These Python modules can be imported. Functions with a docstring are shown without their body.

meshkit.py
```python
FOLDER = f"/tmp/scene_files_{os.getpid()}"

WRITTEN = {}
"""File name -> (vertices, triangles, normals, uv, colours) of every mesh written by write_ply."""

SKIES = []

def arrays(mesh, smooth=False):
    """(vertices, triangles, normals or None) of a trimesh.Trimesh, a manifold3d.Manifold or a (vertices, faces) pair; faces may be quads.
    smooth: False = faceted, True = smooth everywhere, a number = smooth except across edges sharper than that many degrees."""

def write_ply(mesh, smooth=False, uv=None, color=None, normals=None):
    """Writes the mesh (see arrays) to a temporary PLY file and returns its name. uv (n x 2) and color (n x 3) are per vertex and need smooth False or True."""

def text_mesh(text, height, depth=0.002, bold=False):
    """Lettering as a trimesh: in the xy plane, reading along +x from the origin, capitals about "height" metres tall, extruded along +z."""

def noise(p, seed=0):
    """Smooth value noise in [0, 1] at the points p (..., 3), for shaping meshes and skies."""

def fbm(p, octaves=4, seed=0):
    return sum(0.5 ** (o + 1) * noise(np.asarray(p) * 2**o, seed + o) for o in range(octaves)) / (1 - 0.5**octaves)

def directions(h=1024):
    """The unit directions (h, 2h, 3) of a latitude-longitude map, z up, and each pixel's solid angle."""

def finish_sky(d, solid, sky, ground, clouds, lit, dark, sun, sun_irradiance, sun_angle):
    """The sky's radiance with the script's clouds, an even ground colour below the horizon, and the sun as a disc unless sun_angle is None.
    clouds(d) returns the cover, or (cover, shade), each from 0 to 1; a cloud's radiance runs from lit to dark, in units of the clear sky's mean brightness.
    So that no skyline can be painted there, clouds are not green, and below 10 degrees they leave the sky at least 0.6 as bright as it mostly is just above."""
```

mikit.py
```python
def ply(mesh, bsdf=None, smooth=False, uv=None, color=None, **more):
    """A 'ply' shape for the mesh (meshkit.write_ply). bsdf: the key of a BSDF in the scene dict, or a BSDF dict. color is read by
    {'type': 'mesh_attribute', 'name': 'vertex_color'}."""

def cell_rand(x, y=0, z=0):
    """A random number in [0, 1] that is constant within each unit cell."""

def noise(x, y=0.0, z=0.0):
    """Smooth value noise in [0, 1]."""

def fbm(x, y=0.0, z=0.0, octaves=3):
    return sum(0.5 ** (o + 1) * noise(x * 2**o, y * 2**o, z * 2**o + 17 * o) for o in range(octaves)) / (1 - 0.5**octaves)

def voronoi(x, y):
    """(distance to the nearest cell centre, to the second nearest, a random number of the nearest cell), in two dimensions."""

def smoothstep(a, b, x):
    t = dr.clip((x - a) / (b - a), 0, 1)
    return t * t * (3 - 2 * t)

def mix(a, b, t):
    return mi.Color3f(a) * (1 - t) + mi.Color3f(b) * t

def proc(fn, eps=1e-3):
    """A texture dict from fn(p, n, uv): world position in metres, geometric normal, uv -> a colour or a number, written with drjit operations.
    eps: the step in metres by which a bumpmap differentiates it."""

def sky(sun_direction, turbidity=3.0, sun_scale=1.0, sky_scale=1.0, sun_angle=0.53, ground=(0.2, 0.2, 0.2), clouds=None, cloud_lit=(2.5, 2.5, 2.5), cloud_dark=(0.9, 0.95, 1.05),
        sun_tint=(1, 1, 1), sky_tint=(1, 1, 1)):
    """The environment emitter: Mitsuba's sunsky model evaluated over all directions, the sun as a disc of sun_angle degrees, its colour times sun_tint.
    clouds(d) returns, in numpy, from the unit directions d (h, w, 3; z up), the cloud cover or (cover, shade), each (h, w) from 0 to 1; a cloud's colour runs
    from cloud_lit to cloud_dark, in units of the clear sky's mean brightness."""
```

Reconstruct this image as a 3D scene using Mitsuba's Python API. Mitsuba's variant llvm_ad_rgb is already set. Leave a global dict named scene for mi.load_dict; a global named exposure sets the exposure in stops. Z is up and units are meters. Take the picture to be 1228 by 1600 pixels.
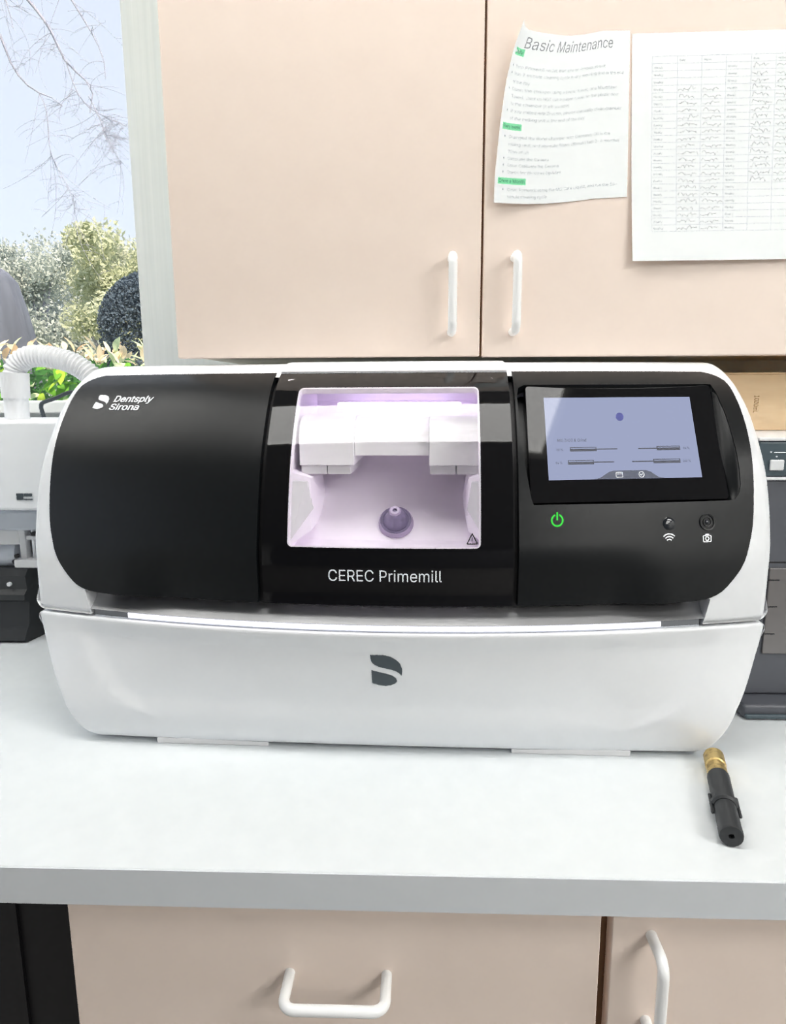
import math, random
import numpy as np, trimesh, shapely, manifold3d
from shapely.geometry import Polygon, Point, LineString, box as sbox
from shapely import affinity
from scipy.interpolate import PchipInterpolator
import drjit as dr
import mitsuba as mi
import mikit, meshkit
from mikit import proc, noise, fbm, smoothstep, mix
T = mi.ScalarTransform4f
rng = random.Random(7); nrng = np.random.default_rng(7)
scene, labels = {}, {}

# ------------------------------------------------------------------ camera, sky, lights, exposure
exposure = 0.02
C = 0.91                                   # height of the counter top
CAMH = C + 0.437
YAW, PITCH, ROLL = math.radians(2.1), math.radians(10.2), math.radians(0.3)
fwd = np.array([-math.sin(YAW)*math.cos(PITCH), math.cos(YAW)*math.cos(PITCH), -math.sin(PITCH)])
rgt = np.array([math.cos(YAW), math.sin(YAW), 0.0]); dwn = np.cross(fwd, rgt)
rgt, dwn = rgt*math.cos(ROLL)+dwn*math.sin(ROLL), dwn*math.cos(ROLL)-rgt*math.sin(ROLL)
M = np.eye(4); M[:3, 0], M[:3, 1], M[:3, 2], M[:3, 3] = -rgt, -dwn, fwd, [0, 0, CAMH]
scene['camera'] = {'type': 'perspective', 'fov_axis': 'x', 'fov': math.degrees(2*math.atan(614/1067)),
                   'near_clip': 0.02, 'far_clip': 200.0, 'to_world': T(M.tolist())}
scene['sky'] = mikit.sky((0.33, -0.55, 0.77), turbidity=4.0, sun_scale=6.0, sky_scale=9.0, sun_angle=1.0,
                         ground=(0.25, 0.27, 0.2), clouds=lambda d: (0.82+0.12*meshkit.fbm(d*2.2, 3, 4), 0.25*meshkit.fbm(d*3.0, 3, 9)),
                         cloud_lit=(.94, 1.0, 1.12), cloud_dark=(.8, .85, .95))
LAMP, LAMP_REAR = 5.9, 13.0                                 # radiance of the ceiling lights' diffusers
LAMP_RGB = (1.0, 0.985, 0.95)

# ------------------------------------------------------------------ materials
def pr(rgb, rough=0.5, **k):
    return {'type': 'principled', 'base_color': rgb if isinstance(rgb, dict) else {'type': 'rgb', 'value': list(rgb)}, 'roughness': rough, **k}
def mat(name, b, two=True):
    scene[name] = {'type': 'twosided', 'bsdf': b} if two else b
    return name
mat('m_white', pr((.715, .73, .75), .16, specular=.5, clearcoat=.3, clearcoat_gloss=.95))
mat('m_white_soft', pr((.82, .84, .86), .38))
mat('m_housing', pr((.92, .92, .93), .4))
mat('m_chamber', pr((.87, .81, .90), .4))
mat('m_satin', pr((.004, .005, .006), .36, specular=.26))
mat('m_gloss', pr((.003, .003, .004), .03, specular=.45))
mat('m_dark', pr((.02, .022, .026), .5))
mat('m_rubber', pr((.017, .019, .021), .5))
mat('m_silver', {'type': 'roughconductor', 'material': 'Al', 'alpha': .22, 'distribution': 'ggx', 'specular_reflectance': {'type': 'rgb', 'value': [.86, .88, .9]}})
mat('m_lip', pr((.15, .16, .175), .4)); mat('m_olive', pr((.84, .79, .68), .7))
mat('m_logo', pr((.045, .06, .07), .4))
mat('m_ink_white', pr((.85, .88, .92), .4))
def counter_rgb(p, n, uv):
    return mix((.67, .70, .715), (.645, .675, .69), fbm(p.x*60, p.y*60, 0., octaves=2))
mat('m_counter', pr(proc(counter_rgb), .33, specular=.35))
mat('m_counter_edge', pr((.62, .65, .68), .45))
def peach(p, n, uv):
    return mix((.825, .705, .625), (.805, .68, .60), fbm(p.x*25, p.y*25, p.z*25, octaves=3))
mat('m_peach', pr(proc(peach), .42, specular=.4))
mat('m_brown', pr((.20, .115, .06), .6))
mat('m_handle', pr((.86, .87, .87), .3, clearcoat=.3))
mat('m_paper', pr((.83, .86, .87), .8))
mat('m_print', pr((.36, .40, .44), .8))
mat('m_print_dark', pr((.27, .29, .31), .8))
mat('m_print_faint', pr((.52, .56, .63), .8))
mat('m_marker', pr((.22, .68, .38), .8))
mat('m_marker_ink', pr((.05, .28, .14), .8))
def grain(p, n, uv):
    g = fbm(p.x*230., p.y*230., p.z*3., octaves=3)
    return mix((.70, .735, .73), (.82, .84, .83), g)
mat('m_wallpaper', pr(proc(grain), .7))
mat('m_wall', pr((.74, .75, .74), .8))
mat('m_wall_far', pr((.16, .16, .17), .8))
mat('m_ceiling', pr((.30, .30, .30), .9))
mat('m_floor', pr((.24, .23, .22), .7))
mat('m_black', pr((.006, .006, .008), .5))
mat('m_frame', pr((.82, .83, .80), .5))
mat('m_pane', {'type': 'thindielectric', 'int_ior': 1.5}, False)
mat('m_hose', pr((.74, .75, .77), .5))
mat('m_grey', pr((.50, .53, .58), .45))
mat('m_grey_light', pr((.66, .66, .67), .45))
mat('m_printer', pr((.075, .08, .095), .45))
mat('m_printer_panel', pr((.05, .075, .09), .35))
mat('m_smoke', pr((.14, .132, .132), .2))
def brass(p, n, uv):
    return mix((.66, .49, .20), (.40, .27, .10), smoothstep(.35, .75, fbm(p.x*220, p.y*220, p.z*220, octaves=3)))
mat('m_brass', pr(proc(brass), .38, metallic=.85))
def card(p, n, uv):
    return mix((.80, .62, .41), (.75, .56, .35), fbm(p.x*40, p.y*40, p.z*160, octaves=3))
mat('m_card', pr(proc(card), .8))
mat('m_card_print', pr((.24, .12, .02), .8))
mat('m_cone', pr((.20, .17, .28), .35)); mat('m_cone_light', pr((.42, .35, .50), .35))
def leafmat(name, rgb, t=.8):
    scene[name] = {'type': 'principledthin', 'base_color': {'type': 'rgb', 'value': list(rgb)}, 'roughness': .45, 'diff_trans': t}
    return name
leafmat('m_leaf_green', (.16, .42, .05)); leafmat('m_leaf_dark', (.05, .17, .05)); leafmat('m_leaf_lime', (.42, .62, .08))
leafmat('m_leaf_pale', (.66, .78, .52)); leafmat('m_leaf_cream', (.90, .80, .62)); leafmat('m_leaf_orange', (.88, .64, .44))
leafmat('m_foliage', (.55, .59, .50)); leafmat('m_foliage_blue', (.52, .58, .57)); leafmat('m_foliage_lime', (.57, .62, .47)); leafmat('m_topiary', (.10, .14, .19), .4)
mat('m_bark', pr((.30, .32, .42), .8))
def bark(p, n, uv):
    return mix((.075, .09, .13), (.15, .175, .235), fbm(p.x*14, p.y*14, p.z*1.5, octaves=3))
mat('m_bark_dark', pr(proc(bark), .95))
mat('m_soil', pr((.20, .22, .12), .95))
mat('m_lens', pr((.01, .012, .016), .08))

# ------------------------------------------------------------------ helpers
def obj(key, mesh, m, label=None, cat=None, group=None, kind=None, smooth=False, **more):
    k, i = key, 0
    while k in scene:
        i += 1; k = f'{key}_{i:03d}'
    scene[k] = mikit.ply(mesh, m, smooth, **more)
    tag(k, label, cat, group, kind)
    return k
def tag(k, label=None, cat=None, group=None, kind=None):
    d = {a: b for a, b in (('label', label), ('category', cat), ('group', group), ('kind', kind)) if b}
    if d: labels[k] = d
def cat_(*ms): return trimesh.util.concatenate(ms)
def slab(x0, x1, y0, y1, z0, z1, r=0.0):
    if r <= 0:
        m = trimesh.creation.box((x1-x0, y1-y0, z1-z0)); m.apply_translation(((x0+x1)/2, (y0+y1)/2, (z0+z1)/2)); return m
    pts = []
    s = trimesh.creation.icosphere(subdivisions=2, radius=r).vertices
    for x in (x0+r, x1-r):
        for y in (y0+r, y1-r):
            for z in (z0+r, z1-r): pts.append(s+[x, y, z])
    return trimesh.convex.convex_hull(np.vstack(pts))
def tube(path, rad, n=14, caps=True):
    P = np.asarray(path, float); R = np.broadcast_to(rad, len(P)); V = []; F = []
    d = np.gradient(P, axis=0); d /= np.linalg.norm(d, axis=1)[:, None]
    u = np.cross(d[0], [0, 0, 1] if abs(d[0][2]) < .9 else [1, 0, 0]); u /= np.linalg.norm(u)
    a = np.arange(n)/n*2*np.pi
    for i in range(len(P)):
        u = u-d[i]*(u@d[i]); u /= np.linalg.norm(u); w = np.cross(d[i], u)
        V.append(P[i]+R[i]*(np.cos(a)[:, None]*u+np.sin(a)[:, None]*w))
    for i in range(len(P)-1):
        for j in range(n):
            k = (j+1) % n; F += [[i*n+j, i*n+k, (i+1)*n+k], [i*n+j, (i+1)*n+k, (i+1)*n+j]]
    V = np.vstack(V)
    if caps:
        for i, fl in ((0, 1), (len(P)-1, 0)):
            c = len(V); V = np.vstack([V, P[i]])
            for j in range(n):
                k = (j+1) % n; t = [c, i*n+k, i*n+j] if fl else [c, i*n+j, i*n+k]; F.append(t)
    return trimesh.Trimesh(V, F, process=False)
def spline(pts, n):
    pts = np.asarray(pts, float); t = np.r_[0, np.cumsum(np.linalg.norm(np.diff(pts, axis=0), axis=1))]
    from scipy.interpolate import CubicSpline
    return CubicSpline(t, pts)(np.linspace(0, t[-1], n))
def lathe(prof, n=32):
    return trimesh.creation.revolve(np.asarray(prof, float), sections=n)
def bow(a, b, out, r=.005, rc=.012, n=14):
    """A bow handle: two posts at a and b and a bar held "out" away from the face."""
    a, b, o = (np.asarray(q, float) for q in (a, b, out)); e = (b-a)/np.linalg.norm(b-a); on = o/np.linalg.norm(o)
    path = [a]
    for q, s in ((a, 1), (b, -1)):
        c = q+o-on*rc+s*e*rc
        arc = [c-s*e*rc*math.cos(t)+on*rc*math.sin(t) for t in np.linspace(0, math.pi/2, 8)]
        path += arc if s == 1 else arc[::-1]
    path.append(b)
    return tube(path, r, n)
def flat_text(txt, h, bold=False):
    m = meshkit.text_mesh(txt, h, .001, bold)
    f = m.faces[m.face_normals[:, 2] > .5]; m = trimesh.Trimesh(m.vertices, f, process=False); m.remove_unreferenced_vertices()
    return np.array(m.vertices)[:, :2], np.array(m.faces)
def flat_polys(pg):
    return [q for g in pg.geoms for q in flat_polys(g)] if hasattr(pg, 'geoms') else [pg]
def poly_tris(pg):
    V, F, n = [], [], 0
    for g in flat_polys(pg):
        if g.geom_type != 'Polygon' or g.area < 1e-12: continue
        v, f = trimesh.creation.triangulate_polygon(g, engine='earcut'); V.append(v); F.append(f+n); n += len(v)
    return (np.vstack(V), np.vstack(F)) if V else (np.zeros((0, 2)), np.zeros((0, 3), int))
def solid(v2, f, mp, off, thick):
    """A closed thin solid from a flat triangulation v2, f, laid on a surface by mp(x, z, offset)."""
    key = np.round(v2*1e7).astype(np.int64); _, idx, inv = np.unique(key, axis=0, return_index=True, return_inverse=True)
    v2 = v2[idx]; f = inv.ravel()[f]; f = f[(f[:, 0] != f[:, 1]) & (f[:, 1] != f[:, 2]) & (f[:, 0] != f[:, 2])]
    a, b, c = v2[f[:, 0]], v2[f[:, 1]], v2[f[:, 2]]
    ar = (b[:, 0]-a[:, 0])*(c[:, 1]-a[:, 1])-(b[:, 1]-a[:, 1])*(c[:, 0]-a[:, 0])
    f = np.where((ar < 0)[:, None], f[:, ::-1], f)
    n = len(v2); top = mp(v2[:, 0], v2[:, 1], off); bot = mp(v2[:, 0], v2[:, 1], off-thick)
    e = np.vstack([f[:, [0, 1]], f[:, [1, 2]], f[:, [2, 0]]]); s = {(int(p), int(q)) for p, q in e}
    W = []
    for p, q in s:
        if (q, p) not in s: W += [[p, n+p, n+q], [p, n+q, q]]
    return trimesh.Trimesh(np.vstack([top, bot]), np.vstack([f, f[:, ::-1]+n]+([W] if W else [])), process=False)
def grid_tris(pg, xs, zs):
    shapely.prepare(pg); V, F, n = [], [], 0
    X0, Z0 = np.meshgrid(xs[:-1], zs[:-1], indexing='ij'); X1, Z1 = np.meshgrid(xs[1:], zs[1:], indexing='ij')
    cells = shapely.box(X0.ravel(), Z0.ravel(), X1.ravel(), Z1.ravel())
    full = shapely.contains(pg, cells); part = shapely.intersects(pg, cells) & ~full
    for x0, z0, x1, z1 in zip(X0.ravel()[full], Z0.ravel()[full], X1.ravel()[full], Z1.ravel()[full]):
        V.append([[x0, z0], [x1, z0], [x1, z1], [x0, z1]]); F.append([[n, n+1, n+2], [n, n+2, n+3]]); n += 4
    for g in shapely.intersection(cells[part], pg):
        v, f = poly_tris(g)
        if len(v): V.append(v); F.append(f+n); n += len(v)
    return np.vstack(V), np.vstack(F)
def rrect(x0, z0, x1, z1, r):
    return sbox(x0+r, z0+r, x1-r, z1-r).buffer(r, quad_segs=6)

# ------------------------------------------------------------------ the setting
WY = 1.29                                  # face of the wall behind the counter
def struct(key, mesh, m, **k): return obj(key, mesh, m, kind='structure', **k)
WX = -0.5115                               # right edge of the window opening
SILL = C+0.418
struct('floor', slab(-2.2, 2.6, -3.6, WY+.12, -.1, 0), 'm_floor')
struct('ceiling', slab(-2.2, 2.6, -3.6, WY+.12, 2.55, 2.65), 'm_ceiling')
struct('wall_front', cat_(slab(WX, 2.6, WY, WY+.12, 0, 2.55), slab(-2.2, WX, WY, WY+.12, 0, SILL-.02), slab(-2.2, WX, WY, WY+.12, 2.35, 2.55), slab(-2.2, -1.75, WY, WY+.12, SILL-.02, 2.35)), 'm_wallpaper')
LY0, LY1 = -1.0, .95                     # a second window in the left wall
struct('wall_left', cat_(slab(-2.3, -2.2, -3.6, LY0, 0, 2.55), slab(-2.3, -2.2, LY1, WY+.12, 0, 2.55), slab(-2.3, -2.2, LY0, LY1, 0, 1.0), slab(-2.3, -2.2, LY0, LY1, 2.35, 2.55)), 'm_wall')
struct('window_2', cat_(slab(-2.28, -2.24, LY0, LY1, 1.0, 1.04), slab(-2.28, -2.24, LY0, LY1, 2.31, 2.35), slab(-2.28, -2.24, LY0, LY0+.04, 1.04, 2.31), slab(-2.28, -2.24, LY1-.04, LY1, 1.04, 2.31)), 'm_frame')
obj('window_2__pane', trimesh.Trimesh([[-2.26, LY0+.04, 1.04], [-2.26, LY1-.04, 1.04], [-2.26, LY1-.04, 2.31], [-2.26, LY0+.04, 2.31]], [[0, 1, 2], [0, 2, 3]], process=False), 'm_pane')
struct('wall_right', slab(2.6, 2.7, -3.6, WY+.12, 0, 2.55), 'm_wall')
struct('wall_back', slab(-2.2, 2.6, -3.7, -3.6, 1.0, 2.55), 'm_wall_far')
struct('trim_2', slab(-2.2, 2.6, -3.7, -3.58, 0, 1.0), 'm_wall_far')
struct('window_1', cat_(slab(-1.75, WX, WY+.06, WY+.10, SILL-.02, SILL+.0), slab(-1.75, WX, WY+.06, WY+.10, 2.33, 2.35), slab(WX-.012, WX, WY+.03, WY+.10, SILL, 2.33), slab(-1.75, -1.72, WY+.06, WY+.10, SILL, 2.33)), 'm_frame')
obj('window_1__pane', trimesh.Trimesh([[-1.72, WY+.08, SILL], [WX-.012, WY+.08, SILL], [WX-.012, WY+.08, 2.33], [-1.72, WY+.08, 2.33]], [[0, 1, 2], [0, 2, 3]], process=False), 'm_pane')
struct('trim_1', slab(-1.78, WX+.0, WY-.025, WY+.06, SILL-.022, SILL, .003), 'm_frame')

def ceiling_light(x0, x1, y0, y1, L, label):
    k, i = 'ceiling_light', 0
    while k+'__frame' in scene: i += 1; k = f'ceiling_light_{i:03d}'
    obj(k+'__frame', cat_(slab(x0-.02, x1+.02, y0-.02, y0, 2.50, 2.55), slab(x0-.02, x1+.02, y1, y1+.02, 2.50, 2.55), slab(x0-.02, x0, y0, y1, 2.50, 2.55), slab(x1, x1+.02, y0, y1, 2.50, 2.55)), 'm_frame')
    scene[k+'__diffuser'] = mikit.ply(trimesh.Trimesh([[x0, y0, 2.515], [x0, y1, 2.515], [x1, y1, 2.515], [x1, y0, 2.515]], [[0, 1, 2], [0, 2, 3]], process=False), 'm_white_soft',
                                      emitter={'type': 'area', 'radiance': {'type': 'rgb', 'value': [L*c for c in LAMP_RGB]}})
    tag(k, label, 'ceiling light', 'ceiling lights')
ceiling_light(-2.05, -.83, .52, 1.03, LAMP, 'long white ceiling light panel over the left end of the counter, close to the window')
ceiling_light(-.75, .72, .17, .68, LAMP, 'long white ceiling light panel straight above the counter')
for y0, where in ((-.75, 'nearest the counter'), (-1.75, 'in the middle'), (-2.75, 'by the back wall')):
    ceiling_light(1.15, 2.40, y0, y0+.6, LAMP_REAR, 'ceiling light panel along the right side of the room, the one '+where)

# ------------------------------------------------------------------ counter and base cabinets
k = 'countertop'
obj(k+'__top', slab(-2.19, 2.59, .5566, WY-.002, C-.038, C, .0015), 'm_counter', smooth=30)
obj(k+'__front_edge', slab(-2.19, 2.59, .555, .5565, C-.038, C-.0006), 'm_counter_edge', label='grey front edge band')
tag(k, 'long white laminate countertop with a grey front edge, carrying the machines', 'countertop')
CB = C-.039
DF = .582                                  # face of the lower fronts
def base_unit(key, x0, x1, label):
    obj(key+'__carcass', cat_(slab(x0, x0+.018, DF+.021, WY-.01, .1, CB), slab(x1-.018, x1, DF+.021, WY-.01, .1, CB), slab(x0+.018, x1-.018, DF+.021, WY-.01, .1, .118), slab(x0+.018, x1-.018, DF+.021, WY-.01, CB-.018, CB), slab(x0+.018, x1-.018, WY-.03, WY-.01, .118, CB-.018)), 'm_brown')
    obj(key+'__plinth', slab(x0+.002, x1-.002, DF+.06, WY-.02, 0, .1), 'm_black')
    tag(key, label, 'cabinet')
base_unit('base_cabinet', -.346, .1815, 'peach base cabinet below the counter with a wide drawer on its white horizontal handle')
dz = C-.045
obj('base_cabinet__drawer', slab(-.345, .1768, DF, DF+.019, dz-.26, dz, .0015), 'm_peach', smooth=30)
obj('base_cabinet__drawer__handle', bow((-.126, DF, C-.132), (-.030, DF, C-.1315), (0, -.042, 0), .0052), 'm_handle', smooth=40, label='white bow handle')
obj('base_cabinet__drawer', slab(-.345, .1768, DF, DF+.019, .115, dz-.266, .0015), 'm_peach', smooth=30)
base_unit('base_cabinet_001', .1825, .78, 'peach base cabinet at the right with a door and an upright white handle')
obj('base_cabinet_001__door', slab(.1875, .775, DF, DF+.019, .115, dz, .0015), 'm_peach', smooth=30)
obj('base_cabinet_001__door__handle', bow((.2245, DF, C-.080), (.2245, DF, C-.1755), (0, -.036, 0), .0052), 'm_handle', smooth=40, label='white bow handle')
obj('kneehole_panel__board', slab(-.90, -.3475, .66, .68, .02, CB, .001), 'm_black')
obj('kneehole_panel__strip', slab(-.455, -.447, .655, .6595, .02, CB), 'm_black')
tag('kneehole_panel', 'black panel set back under the counter left of the drawer', 'panel')

# ------------------------------------------------------------------ wall cabinet with two doors
CY = .966; B0 = C+.4808
k = 'wall_cabinet'
WC0, WC1, WCT = -.335, 1.04, C+1.30
obj(k+'__bottom_board', slab(WC0+.001, WC1, CY+.020, WY-.001, B0+.004, B0+.022), 'm_olive')
obj(k+'__back_rail', slab(WC0+.020, WC1, WY-.013, WY-.001, B0-.027, B0+.0035), 'm_olive', label='olive grey rail under the cabinet against the wall')
obj(k+'__carcass', cat_(slab(WC0+.001, WC0+.019, CY+.020, WY-.001, B0+.022, WCT), slab(WC1-.018, WC1, CY+.020, WY-.001, B0+.022, WCT), slab(WC0+.019, WC1-.018, CY+.020, WY-.001, WCT-.018, WCT), slab(.077, .095, CY+.020, WY-.001, B0+.022, WCT-.018), slab(.516, .534, CY+.020, WY-.001, B0+.022, WCT-.018)), 'm_frame')
obj(k+'__door', slab(WC0, .0846, CY, CY+.019, B0, WCT, .002), 'm_peach', smooth=30)
obj(k+'__door_001', slab(.0876, .5230, CY, CY+.019, B0-.001, WCT, .002), 'm_peach', smooth=30)
obj(k+'__door_002', slab(.5260, WC1, CY, CY+.019, B0-.001, WCT, .002), 'm_peach', smooth=30)
obj(k+'__edge_strip', slab(.0847, .0875, CY+.012, CY+.019, B0, WCT), 'm_brown', label='brown shadow strip between the doors')
for dk, x in ((k+'__door', .0455), (k+'__door_001', .1292)):
    obj(dk+'__handle', bow((x, CY, C+.609), (x, CY, C+.513), (0, -.034, 0), .0058), 'm_handle', smooth=40, label='white bow handle')
tag(k, 'peach wall cabinet with tall doors and white bow handles, hung above the machine', 'cabinet')
struct('soffit', slab(-.335, 2.59, CY+.01, WY, WCT+.001, 2.55), 'm_wall')

# ------------------------------------------------------------------ two sheets of paper taped to the right door
PY = CY-.0012
def bil(TL, TR, BL, BR, s, t):
    TL, TR, BL, BR = (np.asarray(q) for q in (TL, TR, BL, BR)); s, t = s[:, None], t[:, None]
    return (TL*(1-s)+TR*s)*(1-t)+(BL*(1-s)+BR*s)*t
def paperL(s, t, off):
    s, t = np.atleast_1d(s), np.atleast_1d(t); sc = 1.1155; cz = .437
    f = np.clip(1-s/.62, 0, 1); lift = .017*f**2*(1-.5*t)
    # the left edge curls off the door, most at the top
    xl = np.interp(t, [0, .13, .32, .57, .83, 1], [.118, .107, .099, .0935, .0895, .0888])*sc
    xr = np.interp(t, [0, 1], [.2395, .2455])*sc
    x = xl+(xr-xl)*(s-.07*(1-t)*np.exp(-((s-.13)/.11)**2)*np.minimum(1, s/.03))
    z = bil((0, .836), (0, .8345), (0, .6520), (0, .6580), s, t)[:, 1]
    z = cz+(z-cz)*sc-.006*np.sin(np.pi*np.clip(s/.75, 0, 1))*(1-.5*t)
    z += .006*np.clip(1-s/.12, 0, 1)**2*np.clip(1-t/.16, 0, 1)
    return np.stack([x, PY-lift-off, z+C], -1)
def paperR(s, t, off):
    s, t = np.atleast_1d(s), np.atleast_1d(t)
    p = bil((.2696, .8767), (.4855, .8775), (.2826, .6013), (.4985, .6025), s, t)
    lift = .010*t**3*(1-.5*s)
    return np.stack([p[:, 0], PY-lift-off, p[:, 1]+C], -1)
def sheet(mp, nx, ny):
    xs, ts = np.linspace(0, 1, nx+1), np.linspace(0, 1, ny+1); v, f = grid_tris(sbox(-.1, -.1, 1.1, 1.1), xs, ts)
    return solid(v, f, lambda a, b, o: mp(a, b, o), .0, .0002)
def on_sheet(v, f, mp, off=.00025):
    return trimesh.Trimesh(mp(v[:, 0], v[:, 1], off), f, process=False)
def sheet_text(txt, s0, t0, s1, h, W, H, mp, bold=False, off=.00025):
    """Text from s0 to s1 (or at natural width when s1 is None), baseline at t0, capitals h metres tall."""
    v, f = flat_text(txt, h, bold); w = v[:, 0].max()
    kx = (s1-s0)/w if s1 else 1/W
    q = np.stack([s0+v[:, 0]*kx, t0-v[:, 1]/H], -1)
    return on_sheet(q, f[:, ::-1], mp, off)
k = 'instruction_sheet'
obj(k+'__paper', sheet(paperL, 24, 20), 'm_paper', smooth=True)
tag(k, 'white printed sheet with green highlighted headings, its left edge curling off the right cabinet door', 'paper sheet')
PW, PH = .170, .200
lines = [(.10, .212, .80, 'Turn Primemill on 1st, then turn on Primescan unit', 1), (.10, .252, .95, 'Run 2 minute cleaning cycle every morning and at the end', 1), (.10, .297, .22, 'of the day', 0),
         (.10, .338, .90, 'Clean the chamber using a paper towel, or a Microfiber', 1), (.10, .380, .92, 'Towel, Just do NOT use a paper towel on the plastic door', 0), (.10, .421, .53, 'to the chamber (it will scratch)', 0),
         (.10, .463, .94, 'If you milled with Zirconia, please manually clean chamber', 1), (.10, .505, .66, 'of the milling unit at the end of the day', 0),
         (.10, .613, .86, 'Changed the Water chamber with Dentatec Oil in the', 1), (.10, .656, .93, 'milling unit, and alternate filters (Should last 3-4 months)', 0), (.10, .699, .25, '75ml of oil', 0),
         (.10, .740, .40, 'Calibrate the Camera', 1), (.10, .780, .48, 'Color Calibrate the Camera', 1), (.10, .820, .50, 'Check for Windows Updates', 1),
         (.10, .925, .92, 'Clean Primemill using the MC Care Liquid, and run the 15-', 1), (.10, .967, .40, 'minute cleaning cycle', 0)]
for s0, t0, s1, txt, b in lines:
    obj(k+'__text_line', sheet_text(txt, s0, t0, s1, .0034, PW, PH, paperL), 'm_print')
    if b:
        v, f = poly_tris(Point(.068, t0-.008).buffer(.006, quad_segs=3)); obj(k+'__bullet', on_sheet(v, f, paperL), 'm_print')
obj(k+'__title', sheet_text('Basic Maintenance', .13, .098, .85, .0122, PW, PH, paperL), 'm_print_dark', label='large printed title')
for s0, s1, t0, txt in ((.065, .145, .135, 'Daily'), (.045, .185, .556, 'Every week'), (.035, .232, .876, 'Once a Month')):
    v, f = grid_tris(sbox(s0-.008, t0-.029, s1+.008, t0+.010), np.linspace(0, 1, 41), np.linspace(0, 1, 41))
    h = obj(k+'__highlight', on_sheet(v, f, paperL, .0002), 'm_marker', label='green highlighter mark')
    obj(h+'__heading', sheet_text(txt, s0, t0, s1, .0042, PW, PH, paperL, True, .0004), 'm_marker_ink')
k = 'log_sheet'
obj(k+'__paper', sheet(paperR, 10, 20), 'm_paper', smooth=True)
tag(k, 'larger white sheet with a printed table and handwritten entries, right of the instruction sheet', 'paper sheet')
cx = np.array([.118, .265, .405, .545, .690, .832, .972]); rows = np.linspace(.098, .865, 26)
ms = []
def bar_(s0, t0, s1, t1):
    v, f = grid_tris(sbox(s0, t0, s1, t1), np.linspace(0, 1, 9), np.linspace(0, 1, 9)); ms.append(on_sheet(v, f, paperR, .0002))
for t in rows: bar_(cx[0], t-.0008, cx[-1], t+.0008)
for x in cx: bar_(x-.001, rows[0], x+.001, rows[-1])
obj(k+'__table_lines', cat_(*ms), 'm_print_faint')
ms = []; RW, RH = .216, .2765
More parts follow.
